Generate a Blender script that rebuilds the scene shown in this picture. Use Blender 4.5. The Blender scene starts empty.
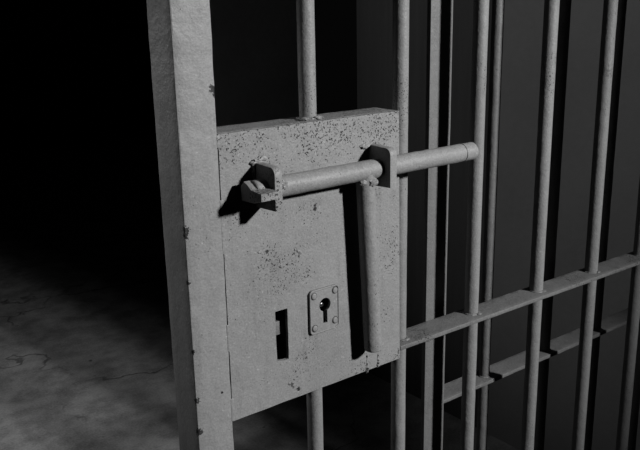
import bpy, bmesh, math, random
from mathutils import Vector, Matrix, noise

random.seed(7)
C = bpy.context.scene.collection
sc = bpy.context.scene
F0 = 1.3155                      # height of the lock box top above the floor; z below is written relative to it

# ------------------------------------------------------------------ camera
cam_d = bpy.data.cameras.new('camera')
cam_d.sensor_width = 36.0
cam_d.lens = 804.0 / 640.0 * 36.0
cam_d.clip_start = 0.02
cam = bpy.data.objects.new('camera', cam_d)
C.objects.link(cam)
cam.matrix_world = Matrix((
    (0.78806863, 0.17943942, -0.58885425, -0.43696024),
    (-0.61527638, 0.19919719, -0.76272895, -0.74301742),
    (-0.01956553, 0.96339087, 0.26738589, 0.13453666 + F0),
    (0, 0, 0, 1)))
sc.camera = cam

# ------------------------------------------------------------------ world, lights, exposure
w = bpy.data.worlds.new('world')
sc.world = w
w.use_nodes = True
w.node_tree.nodes['Background'].inputs[0].default_value = (1, 1, 1, 1)
w.node_tree.nodes['Background'].inputs[1].default_value = 0.0015


def spot(name, loc, target, power, angle, blend, radius):
    d = bpy.data.lights.new(name, 'SPOT')
    d.energy = power
    d.spot_size = math.radians(angle)
    d.spot_blend = blend
    d.shadow_soft_size = radius
    o = bpy.data.objects.new(name, d)
    C.objects.link(o)
    o.location = (loc[0], loc[1], loc[2] + F0)
    v = Vector((target[0] - loc[0], target[1] - loc[1], target[2] - loc[2]))
    o.rotation_euler = v.to_track_quat('-Z', 'Y').to_euler()
    return o


spot('flash_spot', (1.10, -1.84, 0.78), (0.17, 0.0, -0.16), 480.0, 52, 1.0, 0.075)  # hard flash right of the camera, read off the shadows
spot('floor_fill_spot', (-0.15, 1.05, 1.20), (-0.45, 1.95, -1.3), 35.0, 66, 1.0, 0.15)  # unseen fill light, added for the pool on the left floor
spot('wall_fill_spot', (-0.50, 1.20, 1.35), (1.53, 0.78, 0.12), 34.0, 54, 0.8, 0.12)  # added fill without a visible source, lifts the right wall and panel
spot('stile_fill_spot', (-0.62, 0.90, 0.30), (-0.046, 0.03, -0.12), 27.0, 34, 0.8, 0.10)  # added fill, no such lamp in view, brightens the stile's left face

sc.view_settings.view_transform = 'Standard'
sc.view_settings.look = 'None'
sc.view_settings.gamma = 1.0
sc.view_settings.use_curve_mapping = False
sc.view_settings.exposure = 0.0


# ------------------------------------------------------------------ materials
def mat_new(name):
    m = bpy.data.materials.new(name)
    m.use_nodes = True
    nt = m.node_tree
    nt.nodes.clear()
    out = nt.nodes.new('ShaderNodeOutputMaterial')
    b = nt.nodes.new('ShaderNodeBsdfPrincipled')
    nt.links.new(b.outputs[0], out.inputs[0])
    return m, nt, b


def nd(nt, kind, **kw):
    n = nt.nodes.new(kind)
    for k, v in kw.items():
        setattr(n, k, v)
    return n


def val(nt, op, a, b, clamp=False):
    n = nd(nt, 'ShaderNodeMath', operation=op, use_clamp=clamp)
    for i, x in enumerate((a, b)):
        if isinstance(x, (int, float)):
            n.inputs[i].default_value = x
        elif x is not None:
            nt.links.new(x, n.inputs[i])
    return n.outputs[0]


def ramp(nt, src, lo, hi, a=0.0, b=1.0):
    n = nd(nt, 'ShaderNodeMapRange')
    n.interpolation_type = 'SMOOTHSTEP'
    n.inputs[1].default_value = lo
    n.inputs[2].default_value = hi
    n.inputs[3].default_value = a
    n.inputs[4].default_value = b
    nt.links.new(src, n.inputs[0])
    return n.outputs[0]


def tex(nt, vec, scale, detail=3.0, rough=0.55, dist=0.0):
    n = nd(nt, 'ShaderNodeTexNoise')
    n.inputs['Scale'].default_value = scale
    n.inputs['Detail'].default_value = detail
    n.inputs['Roughness'].default_value = rough
    n.inputs['Distortion'].default_value = dist
    nt.links.new(vec, n.inputs['Vector'])
    return n.outputs['Fac']


def paint(name, base, chips=0.5, grain=1.0, stripe=None, seedv=0.0, spots=(), zclus=None, xclus=None, dark=0.006):
    """old hand painted steel: mottled coat, rust pits and chipped flecks gathered in patches"""
    m, nt, b = mat_new(name)
    tc = nd(nt, 'ShaderNodeTexCoord')
    mp = nd(nt, 'ShaderNodeMapping')
    mp.inputs['Location'].default_value = (seedv, seedv * 1.7, seedv * 0.6)
    nt.links.new(tc.outputs['Object'], mp.inputs[0])
    v = mp.outputs[0]
    big = tex(nt, v, 9.0, 3)
    mid = tex(nt, v, 45.0, 4, 0.6)
    fine = tex(nt, v, 420.0, 2, 0.6)
    # coat tone
    tone = val(nt, 'ADD', ramp(nt, big, 0.25, 0.75, 0.93, 1.06), ramp(nt, mid, 0.25, 0.75, -0.035, 0.035))
    tone = val(nt, 'ADD', tone, ramp(nt, fine, 0.25, 0.75, -0.11 * grain, 0.11 * grain))
    st = nd(nt, 'ShaderNodeMapping')
    st.inputs['Scale'].default_value = (1, 1, 0.16)
    nt.links.new(v, st.inputs[0])
    streak = tex(nt, st.outputs[0], 75.0, 4, 0.65)
    tone = val(nt, 'ADD', tone, ramp(nt, streak, 0.52, 0.75, 0.0, -0.16))
    dirt = tex(nt, v, 26.0, 6, 0.72)
    tone = val(nt, 'ADD', tone, ramp(nt, dirt, 0.56, 0.74, 0.0, -0.22 * chips))
    col = val(nt, 'MULTIPLY', tone, base)
    nick = tex(nt, v, 260.0, 2, 0.5, 0.3)
    col = val(nt, 'MULTIPLY', col, ramp(nt, nick, 0.66, 0.72, 1.0, 1.3))
    # rust pits
    fleck = tex(nt, v, 430.0, 3, 0.6)
    area = tex(nt, v, 14.0, 3, 0.65)
    if zclus:
        sep = nd(nt, 'ShaderNodeSeparateXYZ')
        nt.links.new(tc.outputs['Object'], sep.inputs[0])
        zc = ramp(nt, sep.outputs[2], zclus[0], zclus[1], 0.0, zclus[2])
        if len(zclus) > 3:
            zc = val(nt, 'MULTIPLY', zc, ramp(nt, sep.outputs[2], zclus[3], zclus[4], 1.0, 0.0))
        if xclus:
            zc = val(nt, 'MULTIPLY', zc, ramp(nt, sep.outputs[0], xclus[0], xclus[1], 0.35, 1.0))
        area = val(nt, 'ADD', area, zc)
    thr = ramp(nt, area, 0.42, 0.72, 0.76 - 0.04 * chips, 0.70 - 0.16 * chips)
    pit = val(nt, 'SUBTRACT', fleck, thr)
    pit = ramp(nt, pit, 0.0, 0.018)
    # sparse bigger chips
    ch = tex(nt, v, 120.0, 3, 0.6, 0.4)
    pit2 = ramp(nt, ch, 0.775 - 0.03 * chips, 0.80 - 0.03 * chips)
    pit = val(nt, 'MAXIMUM', pit, pit2)
    for (px, py, pz, r) in spots:
        dn = nd(nt, 'ShaderNodeVectorMath', operation='DISTANCE')
        nt.links.new(tc.outputs['Object'], dn.inputs[0])
        dn.inputs[1].default_value = (px + 0.023, py - 0.024, pz)   # door parts share the door's own origin
        dd = val(nt, 'ADD', dn.outputs['Value'], ramp(nt, fleck, 0.2, 0.8, -r * 0.7, r * 0.7))
        pit = val(nt, 'MAXIMUM', pit, ramp(nt, dd, r * 0.8, r * 1.15, 1.0, 0.0))
    mix = nd(nt, 'ShaderNodeMix', data_type='FLOAT')
    nt.links.new(pit, mix.inputs[0])
    nt.links.new(col, mix.inputs[2])
    nt.links.new(ramp(nt, mid, 0.35, 0.65, dark, dark * 3.5), mix.inputs[3])
    c3 = nd(nt, 'ShaderNodeCombineColor')
    for i in range(3):
        nt.links.new(mix.outputs[0], c3.inputs[i])
    nt.links.new(c3.outputs[0], b.inputs['Base Color'])
    b.inputs['Roughness'].default_value = 0.52
    b.inputs['Specular IOR Level'].default_value = 0.18
    h = val(nt, 'ADD', val(nt, 'MULTIPLY', mid, 0.9), val(nt, 'MULTIPLY', fine, 0.16))
    h = val(nt, 'SUBTRACT', h, val(nt, 'MULTIPLY', pit, 0.25))
    bp = nd(nt, 'ShaderNodeBump')
    bp.inputs['Strength'].default_value = 0.7
    bp.inputs['Distance'].default_value = 0.0026
    nt.links.new(h, bp.inputs['Height'])
    nt.links.new(bp.outputs[0], b.inputs['Normal'])
    return m


def plain(name, base, rough=0.6, metal=0.0, var=0.1, scale=8.0, bump=0.002, spec=0.3, stretch=(1, 1, 1)):
    m, nt, b = mat_new(name)
    tc = nd(nt, 'ShaderNodeTexCoord')
    mp = nd(nt, 'ShaderNodeMapping')
    mp.inputs['Scale'].default_value = stretch
    nt.links.new(tc.outputs['Object'], mp.inputs[0])
    n1 = tex(nt, mp.outputs[0], scale, 5, 0.6)
    n2 = tex(nt, mp.outputs[0], scale * 14, 3, 0.6)
    c = val(nt, 'MULTIPLY', val(nt, 'ADD', ramp(nt, n1, 0.2, 0.8, 1 - var, 1 + var), ramp(nt, n2, 0.2, 0.8, -var * .4, var * .4)), base)
    c3 = nd(nt, 'ShaderNodeCombineColor')
    for i in range(3):
        nt.links.new(c, c3.inputs[i])
    nt.links.new(c3.outputs[0], b.inputs['Base Color'])
    b.inputs['Roughness'].default_value = rough
    b.inputs['Metallic'].default_value = metal
    b.inputs['Specular IOR Level'].default_value = spec
    bp = nd(nt, 'ShaderNodeBump')
    bp.inputs['Strength'].default_value = 0.4
    bp.inputs['Distance'].default_value = bump
    nt.links.new(n2, bp.inputs['Height'])
    nt.links.new(bp.outputs[0], b.inputs['Normal'])
    return m


def concrete(name, base):
    m, nt, b = mat_new(name)
    tc = nd(nt, 'ShaderNodeTexCoord')
    v = tc.outputs['Object']
    n1 = tex(nt, v, 1.7, 5, 0.62)
    n2 = tex(nt, v, 9.0, 5, 0.62)
    n3 = tex(nt, v, 130.0, 2, 0.6)
    warp = nd(nt, 'ShaderNodeTexNoise')
    warp.inputs['Scale'].default_value = 2.6
    warp.inputs['Detail'].default_value = 5
    nt.links.new(v, warp.inputs['Vector'])
    add = nd(nt, 'ShaderNodeVectorMath', operation='MULTIPLY_ADD')
    nt.links.new(warp.outputs['Color'], add.inputs[0])
    add.inputs[1].default_value = (0.5, 0.5, 0.5)
    nt.links.new(v, add.inputs[2])
    vo = nd(nt, 'ShaderNodeTexVoronoi', feature='DISTANCE_TO_EDGE')
    vo.inputs['Scale'].default_value = 1.15
    nt.links.new(add.outputs[0], vo.inputs['Vector'])
    crack = ramp(nt, vo.outputs['Distance'], 0.0, 0.011, 1.0, 0.0)
    crack = val(nt, 'MULTIPLY', crack, ramp(nt, n1, 0.40, 0.58, 0.0, 0.6))
    t = val(nt, 'ADD', ramp(nt, n1, 0.25, 0.75, 0.80, 1.16), ramp(nt, n2, 0.3, 0.7, -0.28, 0.28))
    t = val(nt, 'ADD', t, ramp(nt, n3, 0.25, 0.75, -0.16, 0.16))
    t = val(nt, 'MULTIPLY', t, val(nt, 'SUBTRACT', 1.0, crack))
    stain = ramp(nt, tex(nt, v, 16.0, 2, 0.5), 0.71, 0.76, 1.0, 0.35)
    t = val(nt, 'MULTIPLY', val(nt, 'MULTIPLY', t, stain), base)
    c3 = nd(nt, 'ShaderNodeCombineColor')
    for i in range(3):
        nt.links.new(t, c3.inputs[i])
    nt.links.new(c3.outputs[0], b.inputs['Base Color'])
    b.inputs['Roughness'].default_value = 0.85
    b.inputs['Specular IOR Level'].default_value = 0.15
    bp = nd(nt, 'ShaderNodeBump')
    bp.inputs['Strength'].default_value = 0.5
    bp.inputs['Distance'].default_value = 0.006
    nt.links.new(val(nt, 'SUBTRACT', n2, crack), bp.inputs['Height'])
    nt.links.new(bp.outputs[0], b.inputs['Normal'])
    return m


HZ = F0 - 0.08   # object origin height of the door parts is the floor: convert
M_STILE = paint('painted_steel_stile', 0.13, 0.35, 1.0, seedv=3.1,
                spots=[(-0.0015, 0, F0 + 0.048, 0.0042), (0.0005, 0.001, F0 + 0.043, 0.003), (-0.004, 0, F0 + 0.051, 0.0025),
                       (-0.0445, 0.001, F0 - 0.098, 0.004), (-0.0455, 0.001, F0 - 0.105, 0.0035), (-0.0455, 0.002, F0 - 0.158, 0.003),
                       (-0.0455, 0.001, F0 - 0.24, 0.003), (-0.046, 0.001, F0 - 0.30, 0.004), (-0.0455, 0, F0 - 0.34, 0.0045),
                       (-0.012, 0, F0 - 0.300, 0.0014)])
M_BOX = paint('painted_steel_lock_box', 0.13, 0.80, 1.2, seedv=0.0, zclus=(F0 - 0.075, F0 + 0.0, 0.22), xclus=(0.05, 0.24),
              spots=[(0.0582, 0, F0 - 0.1438, 0.0022), (0.1297, 0, F0 - 0.1000, 0.0018), (0.1297, 0, F0 - 0.1045, 0.0024),
                     (0.0965, 0, F0 - 0.1535, 0.0013), (0.106, 0, F0 - 0.156, 0.0014),
                     (0.0975, 0, F0 - 0.3315, 0.0028), (0.0875, 0, F0 - 0.322, 0.0018),
                     (0.2112, 0, F0 - 0.3215, 0.0014), (0.2112, 0, F0 - 0.333, 0.0013), (0.2111, 0, F0 - 0.3405, 0.0026),
                     (0.2309, 0, F0 - 0.3258, 0.0013), (0.2309, 0, F0 - 0.337, 0.0020), (0.2309, 0, F0 - 0.333, 0.0014)])
M_BAR = paint('painted_steel_bar', 0.12, 0.62, 1.0, seedv=5.3, zclus=(F0 - 0.03, F0 + 0.01, 0.22, F0 + 0.03, F0 + 0.08))
M_BOLT = paint('painted_steel_bolt', 0.13, 1.0, 1.3, seedv=8.2)
M_FLAT = paint('painted_steel_flat_bar', 0.082, 1.0, 1.3, seedv=11.7)
M_GRILLE = paint('worn_painted_steel', 0.085, 0.65, 1.2, seedv=14.9)
M_PLATE = paint('painted_keyhole_plate', 0.125, 0.30, 1.0, seedv=2.2)
M_DARK = plain('lock_shade_steel', 0.010, 0.8, 0.0, 0.3, 40, spec=0.1)  # near black: shade inside the lock put into the colour
M_SCREW_SHADE = plain('screw_gap_shade', 0.045, 0.8, 0.0, 0.3, 200, spec=0.1)  # dark tone for the shadow line around the screws
M_PIN = plain('polished_steel', 0.75, 0.22, 1.0, 0.05, 60, 0.0004)
M_FLOOR = concrete('cracked_concrete', 0.30)
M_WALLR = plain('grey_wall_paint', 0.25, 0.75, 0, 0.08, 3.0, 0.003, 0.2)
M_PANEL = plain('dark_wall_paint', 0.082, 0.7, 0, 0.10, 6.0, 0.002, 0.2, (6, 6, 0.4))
M_WALLB = plain('dark_cell_plaster', 0.62, 0.9, 0, 0.12, 3.0, 0.003, 0.1)
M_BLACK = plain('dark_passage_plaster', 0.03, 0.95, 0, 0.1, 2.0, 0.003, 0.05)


# ------------------------------------------------------------------ mesh helpers
def finish(name, bm, mat, parent=None, smooth=True, origin=None, angle=24):
    bmesh.ops.recalc_face_normals(bm, faces=bm.faces)
    o_ = Vector(origin) if origin is not None else (parent['_o'] if parent is not None and '_o' in parent else Vector((0, 0, 0)))
    me = bpy.data.meshes.new(name)
    bmesh.ops.translate(bm, verts=bm.verts, vec=Vector((0, 0, F0)) - Vector(o_))
    bm.to_mesh(me)
    bm.free()
    me.materials.append(mat)
    if smooth:
        for p in me.polygons:
            p.use_smooth = True
        me.set_sharp_from_angle(angle=math.radians(angle))
    ob = bpy.data.objects.new(name, me)
    C.objects.link(ob)
    if parent is not None:
        ob.parent = parent
    else:
        ob.location = o_
    return ob


def wobble(bm, amp, freq, seed=0.0):
    bm.normal_update()
    mv = []
    for v in bm.verts:
        n = noise.noise(v.co * freq + Vector((seed, seed * .3, -seed)))
        n2 = noise.noise(v.co * freq * 4.3 + Vector((-seed, seed, 3)))
        mv.append((v, v.normal * (amp * (n + 0.5 * n2))))
    for v, d in mv:
        v.co += d


def slab(x0, x1, y0, y1, z0, z1, bevel=0.0015, seg=2, cut=0.0, amp=0.0, freq=60.0, seed=0.0):
    bm = bmesh.new()
    bmesh.ops.create_cube(bm, size=1.0)
    for v in bm.verts:
        v.co = Vector(((x0 + x1) / 2 + v.co.x * (x1 - x0), (y0 + y1) / 2 + v.co.y * (y1 - y0), (z0 + z1) / 2 + v.co.z * (z1 - z0)))
    if bevel:
        bmesh.ops.bevel(bm, geom=list(bm.edges), offset=bevel, segments=seg, profile=0.5, affect='EDGES')
    if cut:
        for ax, (a, b_) in enumerate(((x0, x1), (y0, y1), (z0, z1))):
            n = int((b_ - a) / cut)
            if n > 1:
                for k in range(1, n):
                    no = Vector((0, 0, 0)); no[ax] = 1
                    co = Vector((0, 0, 0)); co[ax] = a + (b_ - a) * k / n
                    bmesh.ops.bisect_plane(bm, geom=list(bm.verts) + list(bm.edges) + list(bm.faces), plane_co=co, plane_no=no)
        if amp:
            wobble(bm, amp, freq, seed)
    return bm


def tilt(bm, x0, k):
    for v in bm.verts:
        v.co.z += k * (v.co.x - x0)
    return bm


def rod(p0, p1, r, seg=28, step=0.012, bevel=0.0, amp=0.0, freq=70.0, seed=0.0, r1=None):
    """round bar with closed, softened ends"""
    p0, p1 = Vector(p0), Vector(p1)
    L = (p1 - p0).length
    ax = (p1 - p0).normalized()
    u = ax.orthogonal().normalized()
    v = ax.cross(u)
    st = []
    if bevel:
        st = [(bevel * (1 - math.cos(a)), 1 - bevel / r * (1 - math.sin(a))) for a in [k / 4 * math.pi / 2 for k in range(4)]]
    n = max(1, int(L / step))
    body = [(bevel + (L - 2 * bevel) * k / n, 1.0) for k in range(n + 1)]
    rings = st + body + [(L - t, s) for (t, s) in reversed(st)]
    bm = bmesh.new()
    vs = []
    for t, s in rings:
        rr = r if r1 is None else r + (r1 - r) * t / L
        vs.append([bm.verts.new(p0 + ax * t + (u * math.cos(2 * math.pi * i / seg) + v * math.sin(2 * math.pi * i / seg)) * rr * s) for i in range(seg)])
    for a, b_ in zip(vs[:-1], vs[1:]):
        for i in range(seg):
            bm.faces.new((a[i], a[(i + 1) % seg], b_[(i + 1) % seg], b_[i]))
    bm.faces.new(vs[0])
    bm.faces.new(vs[-1])
    if amp:
        wobble(bm, amp, freq, seed)
    return bm


def extrude_yz(poly, x0, x1, bevel=0.0008):
    """prism from a polygon in the y-z plane"""
    bm = bmesh.new()
    a = [bm.verts.new((x0, y, z)) for y, z in poly]
    b_ = [bm.verts.new((x1, y, z)) for y, z in poly]
    n = len(poly)
    bm.faces.new(a)
    bm.faces.new(b_)
    for i in range(n):
        bm.faces.new((a[i], a[(i + 1) % n], b_[(i + 1) % n], b_[i]))
    bmesh.ops.recalc_face_normals(bm, faces=bm.faces)
    if bevel:
        es = [e for e in bm.edges if abs(e.verts[0].co.x - e.verts[1].co.x) < 1e-7]
        bmesh.ops.bevel(bm, geom=es, offset=bevel, segments=2, profile=0.5, affect='EDGES')
    return bm


def plate_xz(outer, holes, y0, y1):
    """plate lying in the x-z plane with real holes cut through it"""
    bm = bmesh.new()
    edges = []
    for loop in [outer] + holes:
        vs = [bm.verts.new((x, y0, z)) for x, z in loop]
        for i in range(len(vs)):
            edges.append(bm.edges.new((vs[i], vs[(i + 1) % len(vs)])))
    bmesh.ops.triangle_fill(bm, edges=edges, use_beauty=True, use_dissolve=False)
    r = bmesh.ops.extrude_face_region(bm, geom=list(bm.faces))
    bmesh.ops.translate(bm, verts=[g for g in r['geom'] if isinstance(g, bmesh.types.BMVert)], vec=(0, y1 - y0, 0))
    return bm


def merge(*bms):
    me = bpy.data.meshes.new('tmp')
    out = bmesh.new()
    for b_ in bms:
        b_.to_mesh(me)
        b_.free()
        out.from_mesh(me)
    bpy.data.meshes.remove(me)
    return out


def blob(c, s, seed, amp=0.35, sub=3):
    """lumpy weld bead"""
    bm = bmesh.new()
    bmesh.ops.create_icosphere(bm, subdivisions=sub, radius=1.0)
    for v in bm.verts:
        n = noise.noise(v.co * 1.9 + Vector((seed, -seed, seed * 2))) + 0.5 * noise.noise(v.co * 4.5 + Vector((seed * 3, 1, 2)))
        v.co = v.co * (1 + amp * n)
        v.co = Vector((v.co.x * s[0] + c[0], v.co.y * s[1] + c[1], v.co.z * s[2] + c[2]))
    return bm


def ring_weld(c, r, tube, seed):
    """uneven weld collar around an upright round bar"""
    bm = bmesh.new()
    n, k = 36, 8
    vs = []
    for i in range(n):
        a = 2 * math.pi * i / n
        t = tube * (1 + 0.55 * noise.noise(Vector((math.cos(a) * 2.2 + seed, math.sin(a) * 2.2, seed))))
        rr = r + tube * 0.25 * noise.noise(Vector((math.cos(a) * 3 - seed, math.sin(a) * 3, 4)))
        vs.append([bm.verts.new((c[0] + (rr + t * math.cos(2 * math.pi * j / k)) * math.cos(a), c[1] + (rr + t * math.cos(2 * math.pi * j / k)) * math.sin(a), c[2] + t * 0.8 * math.sin(2 * math.pi * j / k))) for j in range(k)])
    for i in range(n):
        for j in range(k):
            bm.faces.new((vs[i][j], vs[(i + 1) % n][j], vs[(i + 1) % n][(j + 1) % k], vs[i][(j + 1) % k]))
    return bm


def thing(name, label, cat, loc):
    o = bpy.data.objects.new(name, None)
    o.empty_display_size = 0.1
    C.objects.link(o)
    o.location = loc
    o['label'] = label
    o['category'] = cat
    o['kind'] = 'thing'
    return o


def part(name, bm, mat, parent, root, **kw):
    return finish(name, bm, mat, parent, origin=root.location, **kw)


def struct(name, bm, mat, origin):
    o = finish(name, bm, mat, None, origin=origin, smooth=False)
    o['kind'] = 'structure'
    return o


# ------------------------------------------------------------------ the room
struct('floor', slab(-2.6, 5.6, -2.6, 8.0, -F0 - 0.15, -F0, 0), M_FLOOR, (0, 0, 0))
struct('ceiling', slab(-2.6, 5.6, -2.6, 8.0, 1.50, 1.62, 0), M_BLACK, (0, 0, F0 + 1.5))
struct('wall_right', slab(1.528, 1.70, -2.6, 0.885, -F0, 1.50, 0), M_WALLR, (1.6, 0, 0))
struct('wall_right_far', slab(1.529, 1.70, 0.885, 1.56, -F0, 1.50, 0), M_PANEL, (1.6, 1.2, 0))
struct('wall_back', slab(1.48, 2.166, 2.65, 2.85, -F0, 1.50, 0), M_WALLB, (1.4, 2.75, 0))
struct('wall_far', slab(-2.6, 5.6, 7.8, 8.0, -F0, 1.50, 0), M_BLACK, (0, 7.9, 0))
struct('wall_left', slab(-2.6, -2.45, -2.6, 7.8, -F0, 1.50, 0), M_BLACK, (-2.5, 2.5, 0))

# ------------------------------------------------------------------ the open cell door
BY = 0.024          # plane of the bar centres
BR = 0.0105         # bar radius
door = thing('cell_door', 'grey painted barred cell door in front with lock box, keyhole plate and sliding bolt', 'door', (-0.023, BY, 0.0))
D = door
part('stile', slab(-0.0460, 0.0004, 0.0, 0.052, -F0 + 0.03, 0.80, 0.0016, 2, 0.012, 0.0005, 45, 2.0), M_STILE, D, D)

bar_x = [0.1402, 0.2915, 0.4430, 0.6000, 0.7530, 0.9060, 1.0590]
for i, bx in enumerate(bar_x):
    # a bar that meets the lock box runs into its top and out of its bottom
    part('bar', rod((bx, BY, -F0 + 0.045), (bx, BY, 0.785), BR if i < 3 else 0.0110, 28, 0.016, 0, 0.00028, 60, 10.0 + i), M_BAR, D, D)
part('top_rail', slab(0.0, 1.10, 0.003, 0.045, 0.775, 0.787, 0.001), M_FLAT, D, D)
part('bottom_rail', slab(0.0, 1.10, 0.003, 0.045, -F0 + 0.04, -F0 + 0.052, 0.001), M_FLAT, D, D)
cb = part('crossbar', tilt(slab(0.2725, 1.10, 0.0, 0.0425, -0.3312, -0.3250, 0.0007, 2, 0.008, 0.0004, 55, 6.0), 0.275, -0.0100), M_FLAT, D, D)
for i, bx in enumerate(bar_x[1:]):
    part('weld_bead', merge(ring_weld((bx, BY, -0.3248 - 0.0100 * (bx - 0.275)), BR + 0.0005, 0.0022, i * 1.7),
                            blob((bx + 0.004, BY - BR - 0.002, -0.3245 - 0.0100 * (bx - 0.275)), (0.005, 0.003, 0.002), i * 2.3 + 1, 0.3)), M_FLAT, cb, D)

# lock box: a hollow steel case, front plate with a slot and a keyhole cut through
BX0, BX1, BZ0, BZ1, BT = 0.0010, 0.2712, -0.3419, 0.0, 0.048
slot = [(0.0663, -0.2205), (0.0843, -0.2203), (0.0843, -0.2862), (0.0790, -0.2868), (0.0670, -0.2845)]
KX, KZ = 0.1400, -0.2290
key = []
for k in range(21):
    a = math.radians(-68 + (316) * k / 20)
    key.append((KX + 0.0088 * math.cos(a), KZ + 0.0088 * math.sin(a)))
key += [(KX - 0.0030, KZ - 0.0245), (KX + 0.0036, KZ - 0.0245)]


def rough_line(p, q, n, amp, seed):
    out = []
    for k in range(n):
        t = k / n
        x = p[0] + (q[0] - p[0]) * t
        z = p[1] + (q[1] - p[1]) * t
        out.append((x + amp * noise.noise(Vector((seed, t * 9, 1))), z + amp * noise.noise(Vector((t * 9, seed, 5)))))
    return out


slot_r = []
for i in range(len(slot)):
    slot_r += rough_line(slot[i], slot[(i + 1) % len(slot)], 6, 0.0006, i * 3.1)
outer = []
cor = [(BX0, BZ0), (BX1, BZ0), (BX1 - 0.0045, BZ1), (BX0, BZ1)]
for i in range(4):
    outer += rough_line(cor[i], cor[(i + 1) % 4], 40, 0.0004, i * 5.7 + 2)
big_key = [(KX + (x - KX) * 1.35, KZ + (z - KZ) * 1.2) for x, z in key]
bf = plate_xz(outer, [slot_r, big_key], 0.0, 0.005)
lock = part('lock_box', merge(bf,
                              slab(BX0, BX1 - 0.0045, 0.004, BT, BZ1 - 0.005, BZ1 + 0.0003, 0.0012, 2, 0.008, 0.0004, 60, 3.0),
                              slab(BX0, BX1, 0.004, BT, BZ0 - 0.0002, BZ0 + 0.005, 0.0010, 2, 0.01, 0.0003, 60, 4.0),
                              slab(BX0, BX0 + 0.004, 0.004, BT, BZ0 + 0.002, BZ1 - 0.002, 0),
                              slab(BX1 - 0.0095, BX1 - 0.0045, 0.004, BT, BZ0 + 0.002, BZ1 - 0.002, 0.001),
                              slab(BX0, BX1 - 0.0045, BT - 0.005, BT, BZ0 + 0.002, BZ1 - 0.002, 0.001)), M_BOX, D, D, angle=25)
part('lock_dark_backing', merge(slab(0.02, 0.25, 0.030, 0.042, -0.335, -0.02, 0.001),  # dark backing added so the slot and keyhole read as shaded
                             slab(0.050, 0.064, 0.0055, 0.030, -0.30, -0.20, 0.001),
                             slab(0.088, 0.118, 0.0055, 0.030, -0.30, -0.20, 0.001),
                             slab(0.158, 0.172, 0.0055, 0.030, -0.30, -0.20, 0.001)), M_DARK, lock, D)
part('latch_tongue', slab(0.0605, 0.0880, 0.010, 0.022, -0.2560, -0.2385, 0.0008), M_FLAT, lock, D)
# weld that closes the joint between stile and lock box, cracked open in three places
fills = [(-0.0165, -0.001), (-0.1350, -0.0725), (-0.2525, -0.2195), (-0.3415, -0.3125)]
for a, b_ in fills:
    part('weld_seam', slab(-0.0010, 0.0036, -0.0002, 0.006, a, b_, 0.0006, 2, 0.004, 0.00035, 150, a * 30), M_BOX, lock, D)
# the bar joins on the box top
part('weld_bead', merge(ring_weld((bar_x[0], BY, 0.001), BR + 0.001, 0.0030, 4.4),
                        blob((bar_x[0] + 0.006, BY - BR - 0.002, 0.002), (0.007, 0.004, 0.0028), 3.3),
                        blob((bar_x[0] - 0.012, BY - BR + 0.002, 0.0015), (0.005, 0.006, 0.0025), 5.9)), M_BOX, lock, D)
# lumps and dents in the paint
for group in ([(0.0475, -0.1415, 0.0020, 1.0), (0.0495, -0.1425, 0.0017, 2.0)],
              [(0.0832, -0.3195, 0.0018, 3.0), (0.0862, -0.3220, 0.0018, 5.5), (0.0885, -0.3235, 0.0018, 5.0), (0.0912, -0.3255, 0.0024, 4.0)],
              [(0.1055, -0.1545, 0.0024, 6.0), (0.1025, -0.1515, 0.0024, 9.0), (0.099, -0.149, 0.0020, 7.0), (0.1045, -0.158, 0.0020, 8.0)]):
    part('paint_lump', merge(*[blob((lx, 0.0, lz), (s_, s_ * 0.6, s_ * 1.1), sd, 0.5, 2) for lx, lz, s_, sd in group]), M_BOX, lock, D)
for (lx, z0, z1) in [(0.2112, -0.3420, -0.3205), (0.2309, -0.3400, -0.3245)]:
    drip = []
    z, k = z1, 0
    while z > z0:
        drip.append(blob((lx, 0.0, z), (0.0011, 0.0008, 0.0024), lx * 100 + k, 0.5, 2))
        z -= 0.0034
        k += 1
    drip.append(blob((lx - 0.0003, -0.0002, z0), (0.0022, 0.0018, 0.003), 9.0, 0.4, 2))
    part('paint_drip', merge(*drip), M_BOX, lock, D)

# keyhole plate with four screws
kp = [(0.1168, -0.2072), (0.1612, -0.2072), (0.1612, -0.2632), (0.1168, -0.2632)]


def rrect(x0, x1, z0, z1, r, n=5):
    out = []
    for cx, cz, a0 in ((x1 - r, z1 - r, 0), (x0 + r, z1 - r, 90), (x0 + r, z0 + r, 180), (x1 - r, z0 + r, 270)):
        for k in range(n + 1):
            a = math.radians(a0 + 90 * k / n)
            out.append((cx + r * math.cos(a), cz + r * math.sin(a)))
    return out


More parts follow.
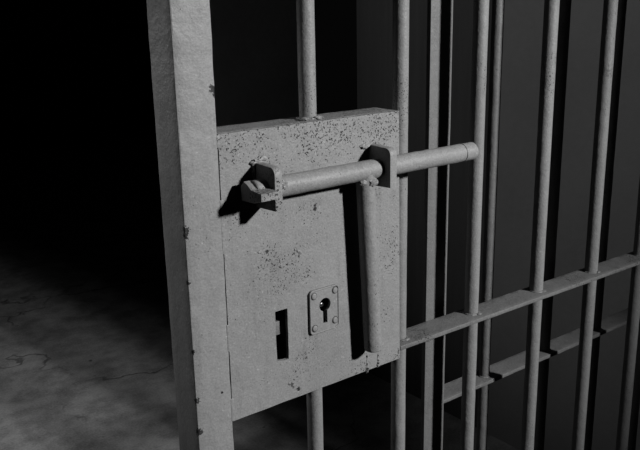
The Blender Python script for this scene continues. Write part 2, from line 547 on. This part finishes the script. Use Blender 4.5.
kbm = plate_xz(rrect(0.1168, 0.1614, -0.2634, -0.2070, 0.0045), [key], -0.0026, 0.0002)
kplate = part('keyhole_plate', kbm, M_PLATE, lock, D, angle=25)
mod = kplate.modifiers.new('edge', 'BEVEL')
mod.width = 0.0008
mod.segments = 2
mod.limit_method = 'ANGLE'
rim = part('raised_rim', plate_xz(rrect(0.1160, 0.1622, -0.2642, -0.2062, 0.005), [rrect(0.1178, 0.1604, -0.2624, -0.2080, 0.0040)], -0.0036, 0.0002), M_PLATE, lock, D)
mod = rim.modifiers.new('edge', 'BEVEL')
mod.width = 0.0006
mod.segments = 2
mod.limit_method = 'ANGLE'
for k, (sx, sz) in enumerate([(0.1228, -0.2140), (0.1560, -0.2135), (0.1555, -0.2535), (0.1232, -0.2565)]):
    s = rod((sx, -0.0008, sz), (sx, -0.0042, sz), 0.0040, 20, 0.01, 0.0014)
    part('screw', s, M_PLATE, lock, D)
    ring_ = [(sx + 0.0050 * math.cos(i * math.pi / 12), sz + 0.0050 * math.sin(i * math.pi / 12)) for i in range(24)]
    hole_ = [(sx + 0.0040 * math.cos(i * math.pi / 12), sz + 0.0040 * math.sin(i * math.pi / 12)) for i in range(24)]
    part('screw_shade_ring', plate_xz(ring_, [hole_], -0.0027, -0.0024), M_SCREW_SHADE, lock, D)  # countersink shadow drawn as a dark ring
part('key_post', merge(rod((KX - 0.0028, 0.028, KZ - 0.0006), (KX - 0.0028, 0.0002, KZ - 0.0006), 0.0030, 16, 0.01, 0.0010),
                       ), M_PIN, lock, D)

# lugs welded on the lock box that carry the bolt
LZ = -0.0642


def lug_poly(yf, z0, z1, r):
    out = [(0.002, z1 + 0.001), (0.002, z0 - 0.001), (yf, z0 + 0.001)]
    for k in range(6):
        a = math.radians(180 + 90 - 90 * k / 5 - 90)
        a = math.radians(180 - 90 * k / 5)
        out.append((yf + r + r * math.cos(a), z1 - r + r * math.sin(a)))
    return out


for x0, x1, sd in ((0.0452, 0.0553, 1.0), (0.2150, 0.2260, 2.0)):
    lg = part('bolt_lug', extrude_yz(lug_poly(-0.0400, -0.0870, -0.0375, 0.0085), x0, x1, 0.0009), M_BOLT, D, D)
    if sd == 1.0:
        w_ = [blob((x0 + 0.002, -0.001, -0.0365), (0.008, 0.0035, 0.0045), 2.2, 0.5), blob((x0 + 0.010, -0.001, -0.034), (0.006, 0.003, 0.004), 7.2, 0.5),
              blob((x0 - 0.001, -0.001, -0.046), (0.003, 0.0025, 0.009), 3.1, 0.5)]
    else:
        w_ = [blob((x0 - 0.004, -0.001, -0.038), (0.009, 0.0028, 0.0035), 5.2, 0.5), blob((x1 + 0.001, -0.001, -0.060), (0.0025, 0.002, 0.022), 4.1, 0.4)]
    for b_ in w_:
        part('weld_bead', b_, M_BOLT, lg, D)

# sliding bolt with its shaped end and hanging handle
AY, AR = -0.0180, 0.0122
bolt = part('slide_bolt', rod((0.030, AY, LZ), (0.3875, AY, LZ), AR, 32, 0.007, 0.0035, 0.00035, 70, 21.0), M_BOLT, D, D)
collar = ring_weld((0, 0, 0), AR - 0.0001, 0.0011, 2.0)
for v in collar.verts:
    v.co = Vector((0.3640 + v.co.z, AY + v.co.x, LZ + v.co.y))
part('weld_bead', collar, M_BOLT, bolt, D)
part('weld_bead', merge(blob((0.0655, AY - AR + 0.001, LZ + 0.003), (0.004, 0.002, 0.0045), 1.2, 0.6),
                        blob((0.0625, AY - AR + 0.001, LZ + 0.007), (0.003, 0.002, 0.003), 6.2, 0.6)), M_BOLT, bolt, D)
head_poly = [(-0.0465, -0.0615), (-0.0465, -0.0700), (-0.0300, -0.0745), (-0.0070, -0.0755), (-0.0060, -0.0590), (-0.0125, -0.0530), (-0.0200, -0.0555), (-0.0270, -0.0602)]
part('bolt_head', extrude_yz(head_poly, 0.0225, 0.0450, 0.0010), M_BOLT, bolt, D)
handle = part('handle', rod((0.1930, AY, LZ), (0.2062, AY, -0.3035), 0.0116, 28, 0.010, 0.0025, 0.0004, 70, 31.0), M_BOLT, bolt, D)
part('weld_bead', merge(blob((0.1975, AY - 0.010, LZ - 0.0135), (0.008, 0.0040, 0.0055), 4.8, 0.3), blob((0.186, AY - 0.006, LZ - 0.0125), (0.007, 0.005, 0.004), 1.6, 0.3),
                        blob((0.1950, AY, LZ - 0.012), (0.0125, 0.0125, 0.006), 2.6, 0.35)), M_BOLT, handle, D)

# ------------------------------------------------------------------ the fixed barred screen behind the door
GY = 0.101
grille = thing('barred_screen', 'dim grey fixed barred screen with flat side post standing behind the door bars', 'grille', (0.42, GY, 0.0))
G = grille
part('side_post', slab(0.3960, 0.4408, 0.0735, 0.0815, -F0 + 0.002, 0.80, 0.0010, 2, 0.03, 0.0003, 40, 8.0), M_GRILLE, G, G)
gx = [0.5705, 0.7410, 0.9060, 1.0800]
for i, bx in enumerate(gx):
    part('bar', rod((bx, GY, -F0 + 0.002), (bx, GY, 0.80), 0.0094, 26, 0.016, 0, 0.00028, 60, 40.0 + i), M_GRILLE, G, G)
gcb = part('crossbar', tilt(slab(0.4400, 1.12, 0.0812, 0.1215, -0.5058, -0.4992, 0.0008, 2, 0.008, 0.0005, 60, 16.0), 0.445, -0.0085), M_GRILLE, G, G)
for i, bx in enumerate(gx):
    part('weld_bead', ring_weld((bx, GY, -0.4990 - 0.0085 * (bx - 0.445)), 0.0096, 0.0018, 3 + i), M_GRILLE, gcb, G)
